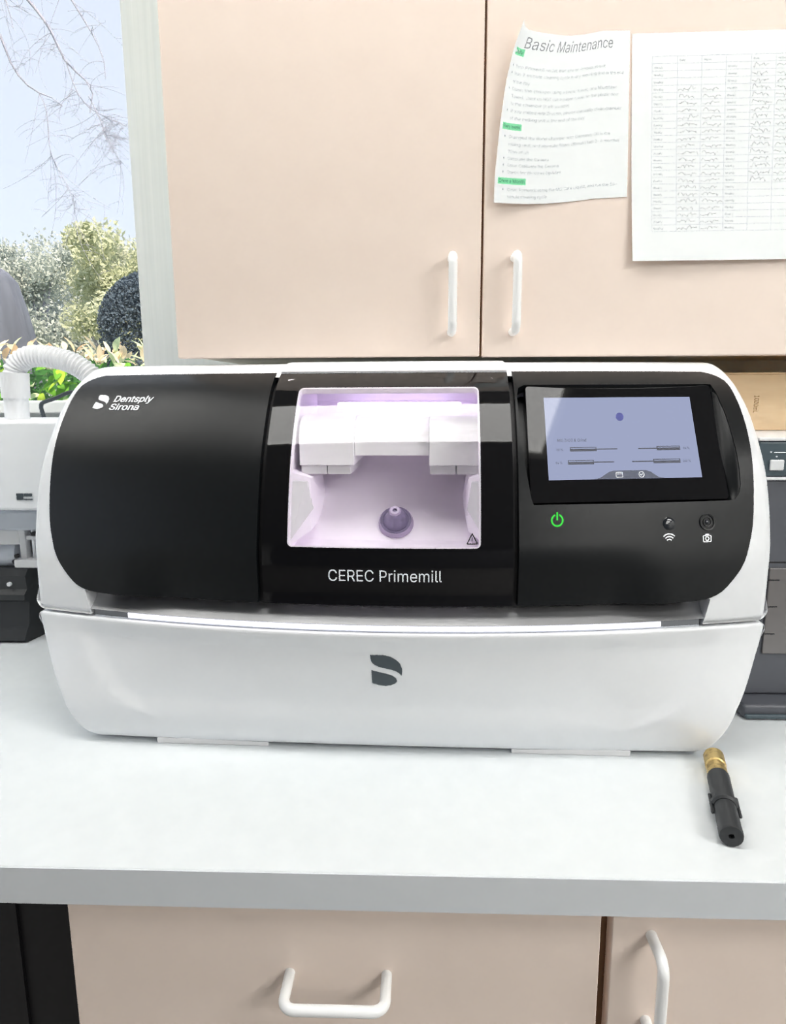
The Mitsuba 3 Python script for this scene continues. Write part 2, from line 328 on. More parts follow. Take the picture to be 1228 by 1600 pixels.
for c in (1, 4): ms.append(sheet_text('Date', cx[c]+.012, rows[1]-.009, None, .0024, RW, RH, paperR)); ms.append(sheet_text('Name', cx[c+1]+.012, rows[1]-.009, None, .0024, RW, RH, paperR))
for c in (0, 3):
    for r in range(1, 25): ms.append(sheet_text('Monthly' if r % 4 == 0 else 'Weekly', cx[c]+.010, rows[r+1]-.009, None, .0024, RW, RH, paperR))
obj(k+'__print', cat_(*ms), 'm_print', label='small grey printed words', kind='stuff')
ms = []
def scribble(s0, s1, t, slash):
    n = rng.randint(7, 10); xs = np.linspace(s0, s1, n*6); ph = rng.random()*6; a = .0075
    zz = t-.012+a*np.sin(np.linspace(0, n*2.6, len(xs))+ph)*(.55+.45*np.sin(xs*90+ph))+.004*np.sin(xs*40+ph)
    if slash: zz -= .006*(np.sin(xs*160+ph) > .8)
    xs = xs+.004*np.cos(np.linspace(0, n*2.6, len(xs))+ph)
    v, f = poly_tris(LineString(np.stack([xs*RW, zz*RH], -1)).buffer(.00022, quad_segs=2, cap_style=2))
    ms.append(on_sheet(v/[RW, RH], f, paperR))
for c, r0, r1 in ((1, 4, 24), (4, 1, 17)):
    for r in range(r0, r1+1):
        w = rng.uniform(.09, .125); scribble(cx[c]+.008, cx[c]+.008+w, rows[r+1], True)
        w = rng.uniform(.09, .125); scribble(cx[c+1]+.008, cx[c+1]+.008+w, rows[r+1], False)
obj(k+'__handwriting', cat_(*ms), 'm_print_dark', label='grey handwriting', kind='stuff')

# ------------------------------------------------------------------ the milling machine, in its own frame
A, X0, Y0 = math.radians(1.7), -.0364, .75
def W(p):
    p = np.asarray(p, float); x, y, z = p[..., 0], p[..., 1]-Y0, p[..., 2]
    return np.stack([X0+x*math.cos(A)+y*math.sin(A), Y0-x*math.sin(A)+y*math.cos(A), z+C], -1)
def wm(m): m = m.copy(); m.vertices = W(m.vertices); return m
K = .31
PZ = np.array([.003, .012, .03, .06, .166, .23, .277, .348, .405, .4386, .452, .463, .470, .4725])
PD = np.array([.778, .770, .762, .753, .744, .750, .762, .787, .824, .856, .877, .902, .93, .96])
prof = PchipInterpolator(PZ, PD); dprof = prof.derivative()
def sm(a, b, x):
    t = np.clip((x-a)/(b-a), 0, 1); return t*t*(3-2*t)
def surf(x, z, off=0.):
    x, z = np.asarray(x, float), np.asarray(z, float); zc = np.clip(z, PZ[0], PZ[-1])
    y = prof(zc)+K*x*x+.009*sm(.262, .195, z)*sm(.330, .255, np.abs(x)); n = np.stack([2*K*x, -np.ones_like(x), dprof(zc)], -1); n /= np.linalg.norm(n, axis=-1, keepdims=True)
    return W(np.stack([x, y, z], -1)+n*np.asarray(off)[..., None])
zz = np.linspace(PZ[0], PZ[-1], 4000); ss = np.r_[0, np.cumsum(np.hypot(np.diff(zz), np.diff(prof(zz))))]
ZS = np.interp(np.arange(0, ss[-1]+.004, .004), ss, zz)
XS = np.arange(-.48, .4801, .006)
def patch(pg, off, thick, xs=XS, zs=ZS): return solid(*grid_tris(pg, xs, zs), surf, off, thick)
def decal(pg, off=.0016, thick=.0006):
    a, b, c, d = pg.bounds
    return patch(pg, off, thick, np.linspace(a-1e-4, c+1e-4, max(3, int((c-a)/.004)+2)), np.linspace(b-1e-4, d+1e-4, max(3, int((d-b)/.004)+2)))
def surf_text(txt, x0, z0, x1, h, off, shear=0., bold=False):
    v, f = flat_text(txt, h, bold); v = v*[(x1-x0)/v[:, 0].max(), 1]; v[:, 0] += shear*v[:, 1]
    return solid(v+[x0, z0], f, surf, off, .0005)
half_up = PchipInterpolator([.160, .168, .22, .254, .286, .327, .364, .403, .435, .457, .48], [.4500, .4505, .454, .457, .458, .457, .4535, .4495, .4435, .440, .437])
half_lo = PchipInterpolator([.0, .004, .012, .025, .049, .059, .077, .102, .119, .135, .1615], [.362, .370, .385, .396, .4085, .4125, .4215, .432, .4385, .4445, .4515])
def loft(pf, half, rr, kfun, nx=92, bump=None):
    """Sections of the closed profile pf (y, z) set along x, the end sections shrunk so that the side edges are rounded."""
    pf = np.asarray(pf, float); e = np.roll(pf, -1, 0)-np.roll(pf, 1, 0); e /= np.linalg.norm(e, axis=1)[:, None]
    ar = .5*np.sum(pf[:, 0]*np.roll(pf[:, 1], -1)-np.roll(pf[:, 0], -1)*pf[:, 1])
    nin = np.stack([-e[:, 1], e[:, 0]], -1)*(1 if ar > 0 else -1)
    xs, ins = [], []
    for ph in np.linspace(math.pi/2, 0, 9)[:-1]: xs.append(-1+rr/.45*(1-math.sin(ph))); ins.append(rr*(1-math.cos(ph)))
    c = np.linspace(-1+rr/.45, 1-rr/.45, nx); xs += list(c); ins += [0]*nx
    for ph in np.linspace(0, math.pi/2, 9)[1:]: xs.append(1-rr/.45*(1-math.sin(ph))); ins.append(rr*(1-math.cos(ph)))
    V = []; n = len(pf)
    for x, d in zip(xs, ins):
        q = pf+nin*d; X = x*half(np.clip(q[:, 1], 0, .48)); y = q[:, 0]
        t = np.clip((y-.97)/.16, 0, 1); y = y+kfun(q[:, 1])*X*X*(1-t*t*(3-2*t))
        if bump is not None: y = y+bump(X, q[:, 1])*(q[:, 0] < .9)
        V.append(np.stack([X, y, q[:, 1]], -1))
    F = []
    for i in range(len(xs)-1):
        for j in range(n):
            k = (j+1) % n; F += [[i*n+j, i*n+k, (i+1)*n+k], [i*n+j, (i+1)*n+k, (i+1)*n+j]]
    for i, fl in ((0, 1), (len(xs)-1, 0)):
        V.append(V[i].mean(0)[None]); c = n*len(xs)+(0 if i == 0 else 1)
        for j in range(n):
            k = (j+1) % n; F.append([c, i*n+k, i*n+j] if fl else [c, i*n+j, i*n+k])
    m = trimesh.Trimesh(np.vstack(V), F, process=False)
    if m.volume < 0: m.invert()
    return m
def manifold(m):
    return manifold3d.Manifold(manifold3d.Mesh(np.asarray(m.vertices, np.float32), np.asarray(m.faces, np.uint32)))
def unmanifold(m):
    q = m.to_mesh(); return trimesh.Trimesh(q.vert_properties[:, :3], q.tri_verts, process=False)
def extrude_y(pg, y0, y1):
    out = manifold3d.Manifold()
    for g in flat_polys(pg):
        m = trimesh.creation.extrude_polygon(g, y1-y0, engine='earcut'); v = np.array(m.vertices)
        out += manifold(trimesh.Trimesh(np.stack([v[:, 0], v[:, 2]+y0, v[:, 1]], -1), m.faces[:, ::-1], process=False))
    return out
KEY = 'milling_machine'
tag(KEY, 'large white and black benchtop milling machine with a lit viewing window and touch screen', 'milling machine')
# outline of the black front, right half from the top round to the bottom
rightp = [(.392, .4575), (.410, .4545), (.4235, .447), (.4290, .436), (.4345, .401), (.4355, .368), (.4340, .322), (.4305, .278), (.4255, .258), (.4175, .233), (.4035, .2145), (.3865, .1985), (.3605, .1920), (.25, .1915), (0, .1915)]
fp = np.array(rightp+[(-x, z) for x, z in rightp[-2::-1]])
for _ in range(2): fp = np.stack([.75*fp+.25*np.roll(fp, -1, 0), .25*fp+.75*np.roll(fp, -1, 0)], 1).reshape(-1, 2)
front = Polygon(fp)
trough_pg = Polygon([(-.3765, .194), (-.36, .1995), (.36, .1995), (.3765, .194), (.3665, .155), (-.3665, .155)])
# upper shell
zf = np.interp(np.linspace(np.interp(.1645, zz, ss), ss[-1], 56), ss, zz)
pf = [(float(prof(z)), z) for z in zf]+[(1.02, .4728), (1.09, .470), (1.125, .455), (1.135, .42), (1.135, .1645)]
up = loft(pf, half_up, .012, lambda z: K+0*z)
cut = shapely.union_all([front.buffer(-.005), trough_pg])
shell = manifold(up)-extrude_y(cut, .5, 1.085)
obj(KEY+'__upper_shell', wm(unmanifold(shell)), 'm_white', smooth=32, label='white upper shell')
# lower housing with a shallow scooped front
zl = np.r_[.006, .008, np.linspace(.012, .157, 40)]
pl = [(.815, .0045), (.790, .0048)]+[(float(prof(z))-.0015, z) for z in zl]+[(float(prof(.159))-.0012, .1595), (float(prof(.16))+.0004, .1612), (.79, .1615), (1.135, .1615), (1.135, .0045)]
def klo(z):
    t = np.clip(z/.165, 0, 1); return .05+.26*t*t*(3-2*t)
def scoop(x, z):
    edge = np.interp(z, [.04, .06, .075, .10, .14, .165], [.27, .322, .343, .362, .385, .395])
    d = np.minimum(edge-np.abs(x), (z-.048)*1.0)
    return .005*sm(-.014, .022, d)*sm(.158, .135, z)
lo = loft(pl, half_lo, .010, klo, 150, scoop)
obj(KEY+'__lower_housing', wm(lo), 'm_white', smooth=30, label='glossy white lower housing with a shallow scoop')
for x0, x1 in ((-.292, -.150), (.150, .292)):
    obj(KEY+'__foot', wm(slab(x0, x1, .775, .83, -.0, .0075, .001)), 'm_grey_light')
# trough under the black front, light strip at its lip
def trough():
    th = np.linspace(0, 1, 14); V, F = [], []
    xs = np.linspace(-1, 1, 90); n = len(th)
    for x in xs:
        for q in th:
            z = .1945-.0236*q; X = x*np.interp(z, [.155, .194], [.3662, .3762])
            d = .030*(1-q**2.2)+.001
            V.append([X, float(prof(z))+K*X*X+d, z])
    for i in range(len(xs)-1):
        for j in range(n-1): a = i*n+j; F += [[a, a+n, a+n+1], [a, a+n+1, a+1]]
    v = np.array(V); m = len(v); v2 = v+[0, .006, 0]; F = np.array(F)
    fr = np.vstack([F, F[:, ::-1]+m]); E_ = []
    rim = [i*n for i in range(len(xs))]+[(len(xs)-1)*n+j for j in range(1, n)]+[i*n+n-1 for i in range(len(xs)-2, -1, -1)]+[j for j in range(n-2, 0, -1)]
    for a, b in zip(rim, rim[1:]+rim[:1]): E_ += [[a, b, b+m], [a, b+m, a+m]]
    t = trimesh.Trimesh(np.vstack([v, v2]), np.vstack([fr, E_]), process=False); trimesh.repair.fix_normals(t); return t
obj(KEY+'__trough', wm(trough()), 'm_silver', smooth=40, label='brushed silver trough')
def lip(x0, x1, z0, z1, o0, o1):
    return solid(*grid_tris(sbox(x0, z0, x1, z1), np.arange(-.48, .4801, .012), np.array([.15, z0, (z0+z1)/2, z1, .2])), lambda x, z, o: W(np.stack([x, prof(z)+K*x*x-o, z], -1)), o0, o0-o1)
for x0, x1 in ((-.3655, -.3185), (.3185, .3655)):
    obj(KEY+'__lip', lip(x0, x1, .1632, .1705, -.004, -.020), 'm_lip', smooth=30)
scene[KEY+'__light_strip'] = mikit.ply(lip(-.318, .318, .1642, .1694, -.0015, -.020), 'm_white', 30, emitter={'type': 'area', 'radiance': {'type': 'rgb', 'value': [1.05, 1.0, 1.1]}})
tag(KEY+'__light_strip', 'thin glowing white light strip')
obj(KEY+'__lip', lip(-.3185, .3185, .1695, .1706, -.003, -.020), 'm_grey', smooth=30)
obj(KEY+'__lip', lip(-.3655, .3655, .1617, .1631, -.003, -.020), 'm_grey', smooth=30)

# black side panels and the pocket for the screen
SX0, SX1, SZ0, SZ1 = .1655, .4025, .3075, .4395
pocket = Polygon([(.1635, .4405), (.4025, .4405), (.4065, .4300), (.4115, .4024), (.4155, .3652), (.4172, .3400), (.4168, .3230), (.4140, .3130), (.4085, .3072), (.4025, .3058), (.1680, .3058), (.1655, .3120), (.1590, .3500), (.1540, .3830), (.1535, .4270), (.1560, .4370)])
left_pg = front.intersection(sbox(-1, 0, -.1510, 1)); right_pg = front.intersection(sbox(.1510, 0, 1, 1)).difference(pocket)
lp = obj(KEY+'__side_panel', patch(left_pg, .0010, .008), 'm_satin', smooth=32, label='satin black left front panel')
rp = obj(KEY+'__side_panel', patch(right_pg, .0010, .012), 'm_satin', smooth=32, label='satin black right front panel')
gx = PchipInterpolator([.300, .3058, .3072, .3130, .3230, .3400, .3652, .4024, .4300, .4405, .46], [.402, .4025, .4085, .4140, .4168, .4172, .4155, .4115, .4065, .4025, .402])
def tub(x, z, off):
    e = np.maximum(gx(np.clip(z, .30, .46)), .4032); d = np.where(x > .4025, .013*np.clip((e-x)/(e-.4025), 0, 1)**1.6, .020)
    return surf(x, z, off-d)
tb = solid(*grid_tris(pocket.buffer(.003), np.arange(.14, .43, .003), ZS), tub, .0, .004)
obj(KEY+'__grip_pocket', tb, 'm_satin', smooth=30, label='recessed pocket round the screen')
# gaps beside the door: dark backing
for s in (-1, 1):
    obj(KEY+'__door_gap', patch(sbox(min(s*.140, s*.156), .1900, max(s*.140, s*.156), .4570), -.0085, .004), 'm_black', smooth=32)
# door with window
DX = .1448
win = rrect(-.1150, .2585, .1080, .4400, .006)
door_pg = sbox(-DX, .1912, DX, .4572)
dk = obj(KEY+'__door', patch(door_pg.difference(win), .0004, .007), 'm_gloss', smooth=32, label='glossy black door frame')
v, f = grid_tris(win, XS, ZS)
obj(dk+'__pane', trimesh.Trimesh(surf(v[:, 0], v[:, 1], np.full(len(v), -.0006)), f, process=True), 'm_pane', smooth=True, label='clear curved window pane')
inner = win.buffer(-.0015)
obj(dk+'__pane_edge', patch(win.difference(inner), -.001, .008), 'm_chamber', smooth=30, label='pale rim of the window')
capz = np.r_[ZS[ZS > .44], .4725]
obj(KEY+'__top_cap', patch(sbox(-DX, .4578, DX, .4724), .0022, .006, XS, np.unique(np.r_[ZS, .4724])), 'm_white', smooth=32, label='white cap above the door')
obj(dk+'__lettering', surf_text('CEREC Primemill', -.0675, .2200, .0640, .0135, .0010), 'm_ink_white', label='white lettering')
# warning sign on the pane
tri = Polygon([(.0925, .2640), (.1035, .2640), (.0980, .2745)]); tri = tri.buffer(.0008).difference(tri.buffer(-.0003))
sign = shapely.union_all([tri, sbox(.0976, .2668, .0984, .2706), sbox(.0976, .2653, .0984, .2661)])
obj(dk+'__warning_sign', decal(sign, .0002, .0005), 'm_black', label='small black warning triangle')

# emblem: two leaf-like pieces that make a letter form
U1 = [(0, 1), (.20, 1.0), (.42, 1.005), (.62, .96), (.80, .87), (.93, .74), (.995, .58), (1.0, .46), (.975, .35), (.90, .44), (.78, .505), (.62, .55), (.42, .59), (.25, .635), (.10, .715), (.03, .81)]
U2 = [(.035, .515), (.15, .475), (.35, .43), (.55, .385), (.70, .33), (.80, .26), (.84, .17), (.79, .09), (.65, .03), (.47, 0), (.28, .02), (.05, .09)]
def emblem(x0, z0, w, h, shear=0.):
    return shapely.union_all([Polygon([(x0+a*w+shear*b*h, z0+b*h) for a, b in u]).buffer(.0004).buffer(-.0004) for u in (U1, U2)])
def lower_map(x, z, off):
    y = prof(z)-.0015+klo(z)*x*x+scoop(x, z); return W(np.stack([x, y-off, z], -1))
v, f = poly_tris(emblem(-.0185, .0945, .0372, .0390))
obj(KEY+'__emblem', solid(v, f, lower_map, .0008, .0008), 'm_logo', label='dark grey emblem on the lower housing')
v, f = poly_tris(emblem(-.3945, .4125, .0190, .0175, .35))
obj(lp+'__emblem', solid(v, f, surf, .0018, .0007), 'm_ink_white')
obj(lp+'__lettering', cat_(surf_text('Dentsply', -.3655, .4215, -.3085, .0074, .0018, .35, True), surf_text('Sirona', -.3685, .4115, -.3250, .0074, .0018, .35, True)), 'm_ink_white', label='white slanted lettering')
# controls under the screen
pc = Point(.1945, .2885)
arc = pc.buffer(.0072).difference(pc.buffer(.0053)).difference(sbox(.1922, .2885, .1968, .30))
power = shapely.union_all([arc, sbox(.19355, .2885, .19545, .2975)])
scene[rp+'__power_symbol'] = mikit.ply(decal(power), 'm_black', emitter={'type': 'area', 'radiance': {'type': 'rgb', 'value': [.004, .72, .02]}})
tag(rp+'__power_symbol', 'glowing green power symbol')
wc = Point(.3250, .2612); wedge = Polygon([(.3250, .2605), (.3250-.02, .2605+.0215), (.3250+.02, .2605+.0215)])
wifi = shapely.union_all([wc.buffer(r+.0007).difference(wc.buffer(r-.0007)).intersection(wedge) for r in (.0034, .0064, .0094)])
obj(rp+'__signal_symbol', decal(wifi), 'm_ink_white', label='white wireless symbol')
cam = rrect(.3660, .2597, .3765, .2677, .0015).union(sbox(.3690, .267, .3735, .2692))
cam = cam.difference(rrect(.3670, .2607, .3755, .2667, .0008)).union(Point(.37125, .2637).buffer(.0026).difference(Point(.37125, .2637).buffer(.0015)))
obj(rp+'__camera_symbol', decal(cam), 'm_ink_white', label='white camera symbol')
def dome(x, z, r, h):
    m = lathe([(0, h), (r*.5, h*.86), (r*.86, h*.5), (r, 0), (r*.9, -.002), (0, -.002)], 28); c = surf(x, z, .001)
    n = surf(x, z, .002)-surf(x, z, .001); n /= np.linalg.norm(n); m.apply_transform(trimesh.geometry.align_vectors([0, 0, 1], n)); m.apply_translation(c); return m
obj(rp+'__sensor', dome(.3255, .2820, .0078, .0016), 'm_lens', smooth=30)
def ringlens(x, z, r0, r1, h):
    m = lathe([(r0, -.002), (r0, h), (r1, h*1.2), (r1, -.002), (r0, -.002)], 32); c = surf(x, z, .001); n = surf(x, z, .002)-c; n /= np.linalg.norm(n)
    m.apply_transform(trimesh.geometry.align_vectors([0, 0, 1], n)); m.apply_translation(c); return m
ck = obj(rp+'__camera_lens', dome(.3720, .2822, .0030, .0012), 'm_lens', smooth=30)
obj(ck+'__ring', ringlens(.3720, .2822, .0082, .0098, .0012), 'm_satin', smooth=30)
obj(ck+'__ring', ringlens(.3720, .2822, .0044, .0054, .0008), 'm_satin', smooth=30)

# touch screen: a flat tilted slab in the pocket
cs = np.array([(SX0, SZ0), (SX1, SZ0), (SX0, SZ1), (SX1, SZ1)]); ys = np.array([float(prof(z))+K*x*x for x, z in cs])+.0015
pa = np.linalg.lstsq(np.c_[np.ones(4), cs], ys, rcond=None)[0]
pn = np.array([pa[1], -1, pa[2]]); pn /= np.linalg.norm(pn)
def scr(x, z, off):
    x, z = np.asarray(x, float), np.asarray(z, float); return W(np.stack([x, pa[0]+pa[1]*x+pa[2]*z, z], -1)+np.asarray(off)[..., None]*pn)
def onscr(pg, off, th): return solid(*poly_tris(pg), scr, off, th)
sk = obj(KEY+'__screen', onscr(rrect(SX0, SZ0, SX1, SZ1, .004), 0, .009), 'm_gloss', label='black glass touch screen')
D0, D1, E0, E1 = .1875, .3735, .3315, .4255
scene[sk+'__display'] = mikit.ply(onscr(sbox(D0, E0, D1, E1), .0002, .0003), 'm_gloss', emitter={'type': 'area', 'radiance': {'type': 'rgb', 'value': [.33, .37, .54]}})
tag(sk+'__display', 'lit pale blue display')
def duv(a, b): return D0+a*(D1-D0), E1-b*(E1-E0)
def drect(a0, b0, a1, b1):
    x0, z0 = duv(a0, b1); x1, z1 = duv(a1, b0); return sbox(x0, z0, x1, z1)
mat('m_ui', pr((.08, .085, .11), .2)); mat('m_ui_mid', pr((.10, .11, .15), .2)); mat('m_ui_blue', pr((.09, .10, .30), .2))
for i, (a0, a1, b, dirn) in enumerate(((.15, .46, .645, 1), (.60, .88, .645, -1), (.13, .43, .80, 1), (.55, .87, .80, -1))):
    w = a1-a0; body = (a0, a0+w*.56) if dirn == 1 else (a1-w*.56, a1); sh = drect(a0, b-.006, a1, b+.006)
    hol = drect(body[0], b-.026, body[1], b+.024).difference(drect(body[0]+.005, b-.019, body[1]-.005, b+.008))
    obj(sk+'__tool_drawing', onscr(sh.union(hol), .0006, .0003), 'm_ui')
def scr_text(txt, a, b, h, m):
    v, f = flat_text(txt, h); x, z = duv(a, b); obj(sk+'__caption', solid(v+[x, z], f, scr, .0006, .0003), m)
for txt, a, b in (('98 %', .06, .66), ('94 %', .90, .66), ('94 %', .05, .815), ('100 %', .885, .815)): scr_text(txt, a, b, .0024, 'm_ui_mid')
scr_text('Mill ZrO2 & Grind', .07, .55, .0032, 'm_ui_mid')
x, z = duv(.50, .25); obj(sk+'__dot', onscr(Point(x, z).buffer(.0048), .0006, .0003), 'm_ui_blue', label='blue round mark')
tabp = Polygon([duv(a, b) for a, b in ((.29, 1.0), (.33, .985), (.39, .92), (.42, .905), (.63, .905), (.66, .92), (.71, .985), (.75, 1.0))])
tk = obj(sk+'__tab', onscr(tabp, .0006, .0003), 'm_ui_mid', label='dark tab at the bottom of the display')
x, z = duv(.60, .955); obj(tk+'__icon', onscr(Point(x, z).buffer(.0034).difference(Point(x, z).buffer(.0027)).union(LineString([(x-.0012, z+.0002), (x-.0002, z-.001), (x+.0015, z+.0012)]).buffer(.0003)), .0009, .0003), 'm_ink_white')
x, z = duv(.455, .955); obj(tk+'__icon', onscr(rrect(x-.0042, z-.003, x+.0042, z+.003, .001).difference(rrect(x-.0036, z-.0024, x+.0036, z+.0024, .0006)).union(sbox(x-.003, z+.0006, x+.003, z+.0012)), .0009, .0003), 'm_ink_white')

# the lit chamber behind the pane
chk = KEY+'__chamber'
CX0, CX1 = -.128, .122
def liner():
    zz_ = np.linspace(.240, .446, 24); fy = [float(prof(z))+.012 for z in zz_]
    back = [(1.055, .446), (1.062, .420), (1.052, .400), (1.030, .377)]+[(.885, .2395), (.872, .2365)]
    wall = Polygon(list(zip(fy, zz_))+back+[(fy[0], .236)])
    ring = wall.buffer(.004, join_style=2).difference(wall).difference(Polygon([(y-.03, z) for y, z in zip(fy, zz_)]+[(fy[-1]-.03, .4461), (fy[-1]+.0005, .4461)]+[(y+.0005, z) for y, z in zip(fy[::-1], zz_[::-1])]+[(fy[0], .2361), (fy[0]-.03, .2361)]))
    def ex(pg, x0, x1):
        ms = []
        for g in flat_polys(pg):
            m = trimesh.creation.extrude_polygon(g, x1-x0, engine='earcut'); v = np.array(m.vertices); ms.append(trimesh.Trimesh(np.stack([v[:, 2]+x0, v[:, 0], v[:, 1]], -1), m.faces, process=False))
        return cat_(*ms)
    return cat_(ex(ring, CX0-.004, CX1+.004), ex(wall, CX0-.004, CX0), ex(wall, CX1, CX1+.004))
obj(chk, wm(liner()), 'm_chamber', smooth=30, label='pale lilac lit milling chamber')
def housing(x0, x1, z0, z1, y0, y1, r=.02):
    """A block with a rounded upper front edge."""
    a = np.linspace(0, math.pi/2, 12); pg = [(y0, z0), (y0, z1-r)]+[(y0+r*(1-math.cos(t)), z1-r+r*math.sin(t)) for t in a]+[(y1, z1), (y1, z0)]
    m = trimesh.creation.extrude_polygon(Polygon(pg).buffer(-.0008).buffer(.0008), x1-x0, engine='earcut'); v = np.array(m.vertices)
    return trimesh.Trimesh(np.stack([v[:, 2]+x0, v[:, 0], v[:, 1]], -1), m.faces, process=False)
for x0, x1 in ((-.1195, -.0500), (.0475, .1165)):
    h = obj(chk+'__spindle_housing', wm(housing(x0, x1, .3405, .4030, .872, 1.0, .030)), 'm_housing', smooth=30, label='white motor housing')
    for a, b in ((x0+.001, (x0+x1)/2-.0006), ((x0+x1)/2+.0006, x1-.004)): obj(chk+'__base_band', wm(slab(a, b, .876, .99, .3285, .3400, .001)), 'm_grey_light')
obj(chk+'__middle_housing', wm(housing(-.0492, .0467, .3520, .4015, .884, 1.0, .030)), 'm_housing', smooth=30, label='white middle housing')
for x in (-.084, -.031, .019, .069): obj(chk+'__rib', wm(slab(x-.0012, x+.0012, .90, 1.045, .438, .4455)), 'm_grey')
scene[chk+'__lamp'] = mikit.ply(wm(slab(-.090, .092, 1.012, 1.024, .409, .418, .003)), 'm_white_soft', 30, emitter={'type': 'area', 'radiance': {'type': 'rgb', 'value': [2.6, 2.3, 2.9]}})
tag(chk+'__lamp', 'bright white lamp tube')
scene[chk+'__lamp_001'] = mikit.ply(wm(slab(-.100, .095, .868, .876, .4425, .4455, .001)), 'm_white_soft', 30, emitter={'type': 'area', 'radiance': {'type': 'rgb', 'value': [22., 17., 25.]}})
for s, xo in ((-1, CX0), (1, CX1)):
    # side cheeks: a wedge that stands out of each side wall
    out = [(.84, .336), (.975, .332), (.985, .285), (.975, .243), (.83, .243)]; i = [(.862, .326), (.95, .320), (.958, .285), (.945, .258), (.856, .258)]
    pts = [(xo+s*.0005, y, z) for y, z in out]+[(xo-s*(.030 if q in (2,) else .024), y, z) for q, (y, z) in enumerate(i)]
    obj(chk+'__cheek', wm(trimesh.convex.convex_hull(np.array(pts))), 'm_chamber')
    obj(chk+'__cheek_plate', wm(trimesh.convex.convex_hull(np.array([(xo-s*.0022, .835, .326), (xo-s*.021, .858, .322), (xo-s*.026, .866, .285), (xo-s*.0022, .824, .250), (xo-s*.0022, .828, .326), (xo-s*.021, .851, .322), (xo-s*.026, .859, .285), (xo-s*.0022, .817, .250)]))), 'm_grey_light')
ctilt = trimesh.geometry.align_vectors([0, 0, 1], [0, -math.cos(.72), math.sin(.72)])
def cpart(prof_):
    m = lathe(np.array(prof_)*.88, 40); m.apply_transform(ctilt); m.apply_translation((.0028, .9045, .2580)); return wm(m)
cone = obj(chk+'__nozzle', cpart([(0, 0), (.0235, 0), (.0235, .0105), (.0205, .0115), (.0190, .0105), (.0165, .0150), (.0150, .0220), (.0118, .0290), (.0096, .0325), (.0092, .0370), (0, .0370)]), 'm_cone', smooth=35, label='purple stepped cone')
obj(cone+'__base_ring', cpart([(.0236, .0), (.0268, .0), (.0268, .0040), (.0250, .0065), (.0258, .0085), (.0240, .0115), (.0236, .0110), (.0236, .0)]), 'm_cone_light', smooth=35)
obj(cone+'__tip', cpart([(.0034, .0372), (.0034, .0405), (.0070, .0405), (.0086, .0385), (.0088, .0372), (.0034, .0372)]), 'm_cone_light', smooth=35, label='pale ring at the tip')

# ------------------------------------------------------------------ hose end lying on the counter at the front right
k = 'hose_coupling'
a, b = np.array([.3475, .7520, C+.0118]), np.array([.3020, .6020, C+.0118]); d = (b-a)/np.linalg.norm(b-a)
def along(prf, t0, n=28):
    m = lathe(prf, n); m.apply_transform(trimesh.geometry.align_vectors([0, 0, 1], d)); m.apply_translation(a+d*t0); return m
obj(k+'__brass_end', along([(0, 0), (.0095, 0), (.0112, .003), (.0112, .026), (.0098, .0275), (.0098, .030), (.0108, .0315), (.0108, .0475), (0, .0475)], .0), 'm_brass', smooth=30, label='worn brass end')
obj(k+'__sleeve', along([(0, 0), (.0108, 0), (.0116, .002), (.0112, .055), (.0108, .060), (0, .060)], .0478), 'm_rubber', smooth=30, label='black rubber sleeve')
obj(k+'__collar', along([(.0110, 0), (.0133, .001), (.0133, .006), (.0110, .008)], .100), 'm_rubber', smooth=30)
obj(k+'__plug', along([(0, 0), (.0104, 0), (.0108, .003), (.0112, .046), (.0106, .0485), (.0028, .0485), (.0020, .044), (0, .044)], .108), 'm_rubber', smooth=30, label='black plug with a small hole')
u = np.cross(d, [0, 0, 1])
for s in (-1, 1):
    c0 = a+d*.100+u*s*.0128; obj(k+'__clip', trimesh.convex.convex_hull(np.vstack([trimesh.creation.icosphere(1, .0016).vertices+c0-d*.012, trimesh.creation.icosphere(1, .0016).vertices+c0+d*.020])), 'm_rubber')
tag(k, 'short black hose end with a brass fitting lying in front of the machine', 'hose fitting')

# ------------------------------------------------------------------ printer and carton at the right
k = 'printer'; PX0, PX1 = .4385, .86
PF = .900
obj(k+'__body', slab(PX0, PX1, PF, 1.26, C+.020, C+.318, .004), 'm_printer', smooth=30, label='dark grey body')
obj(k+'__base', slab(PX0-.004, PX1+.004, .868, 1.26, C+.0, C+.0195, .005), 'm_printer', smooth=30)
obj(k+'__base_lip', slab(PX0-.002, PX1+.002, .862, .8675, C+.002, C+.008, .002), 'm_printer_panel')
ck = obj(k+'__control_panel', slab(PX0, PX1, PF-.004, 1.26, C+.3225, C+.3685, .003), 'm_printer_panel', smooth=30, label='dark control panel')
obj(k+'__trim', slab(PX0-.001, PX1+.001, PF-.006, PF+.006, C+.3690, C+.3735, .0015), 'm_white', smooth=30, label='white trim')
obj(k+'__top_plate', slab(PX0, PX1, PF+.0065, 1.26, C+.3690, C+.3730, .001), 'm_grey_light')
obj(k+'__trim', slab(PX0-.001, PX1+.001, PF-.006, 1.262, C+.3182, C+.3222, .0015), 'm_white', smooth=30, label='white trim')
obj(ck+'__button', slab(.4535, .4715, PF-.0075, PF-.0042, C+.3310, C+.3450, .0016), 'm_white', smooth=30, label='white square button')
obj(ck+'__marking', cat_(slab(.4585, .53, PF-.0048, PF-.0042, C+.3535, C+.3550), slab(.4610, .4632, PF-.0048, PF-.0042, C+.3480, C+.3498), slab(.4535, .4555, PF-.0048, PF-.0042, C+.3540, C+.3555)), 'm_ink_white', label='pale line and marks')
obj(k+'__gap', slab(PX0+.002, PX1-.002, PF-.0006, PF-.0001, C+.2065, C+.2085), 'm_black')
tk = obj(k+'__tray', slab(.4680, .80, PF-.0035, PF-.0002, C+.0805, C+.200, .001), 'm_smoke', smooth=30, label='smoked tray window with level marks')
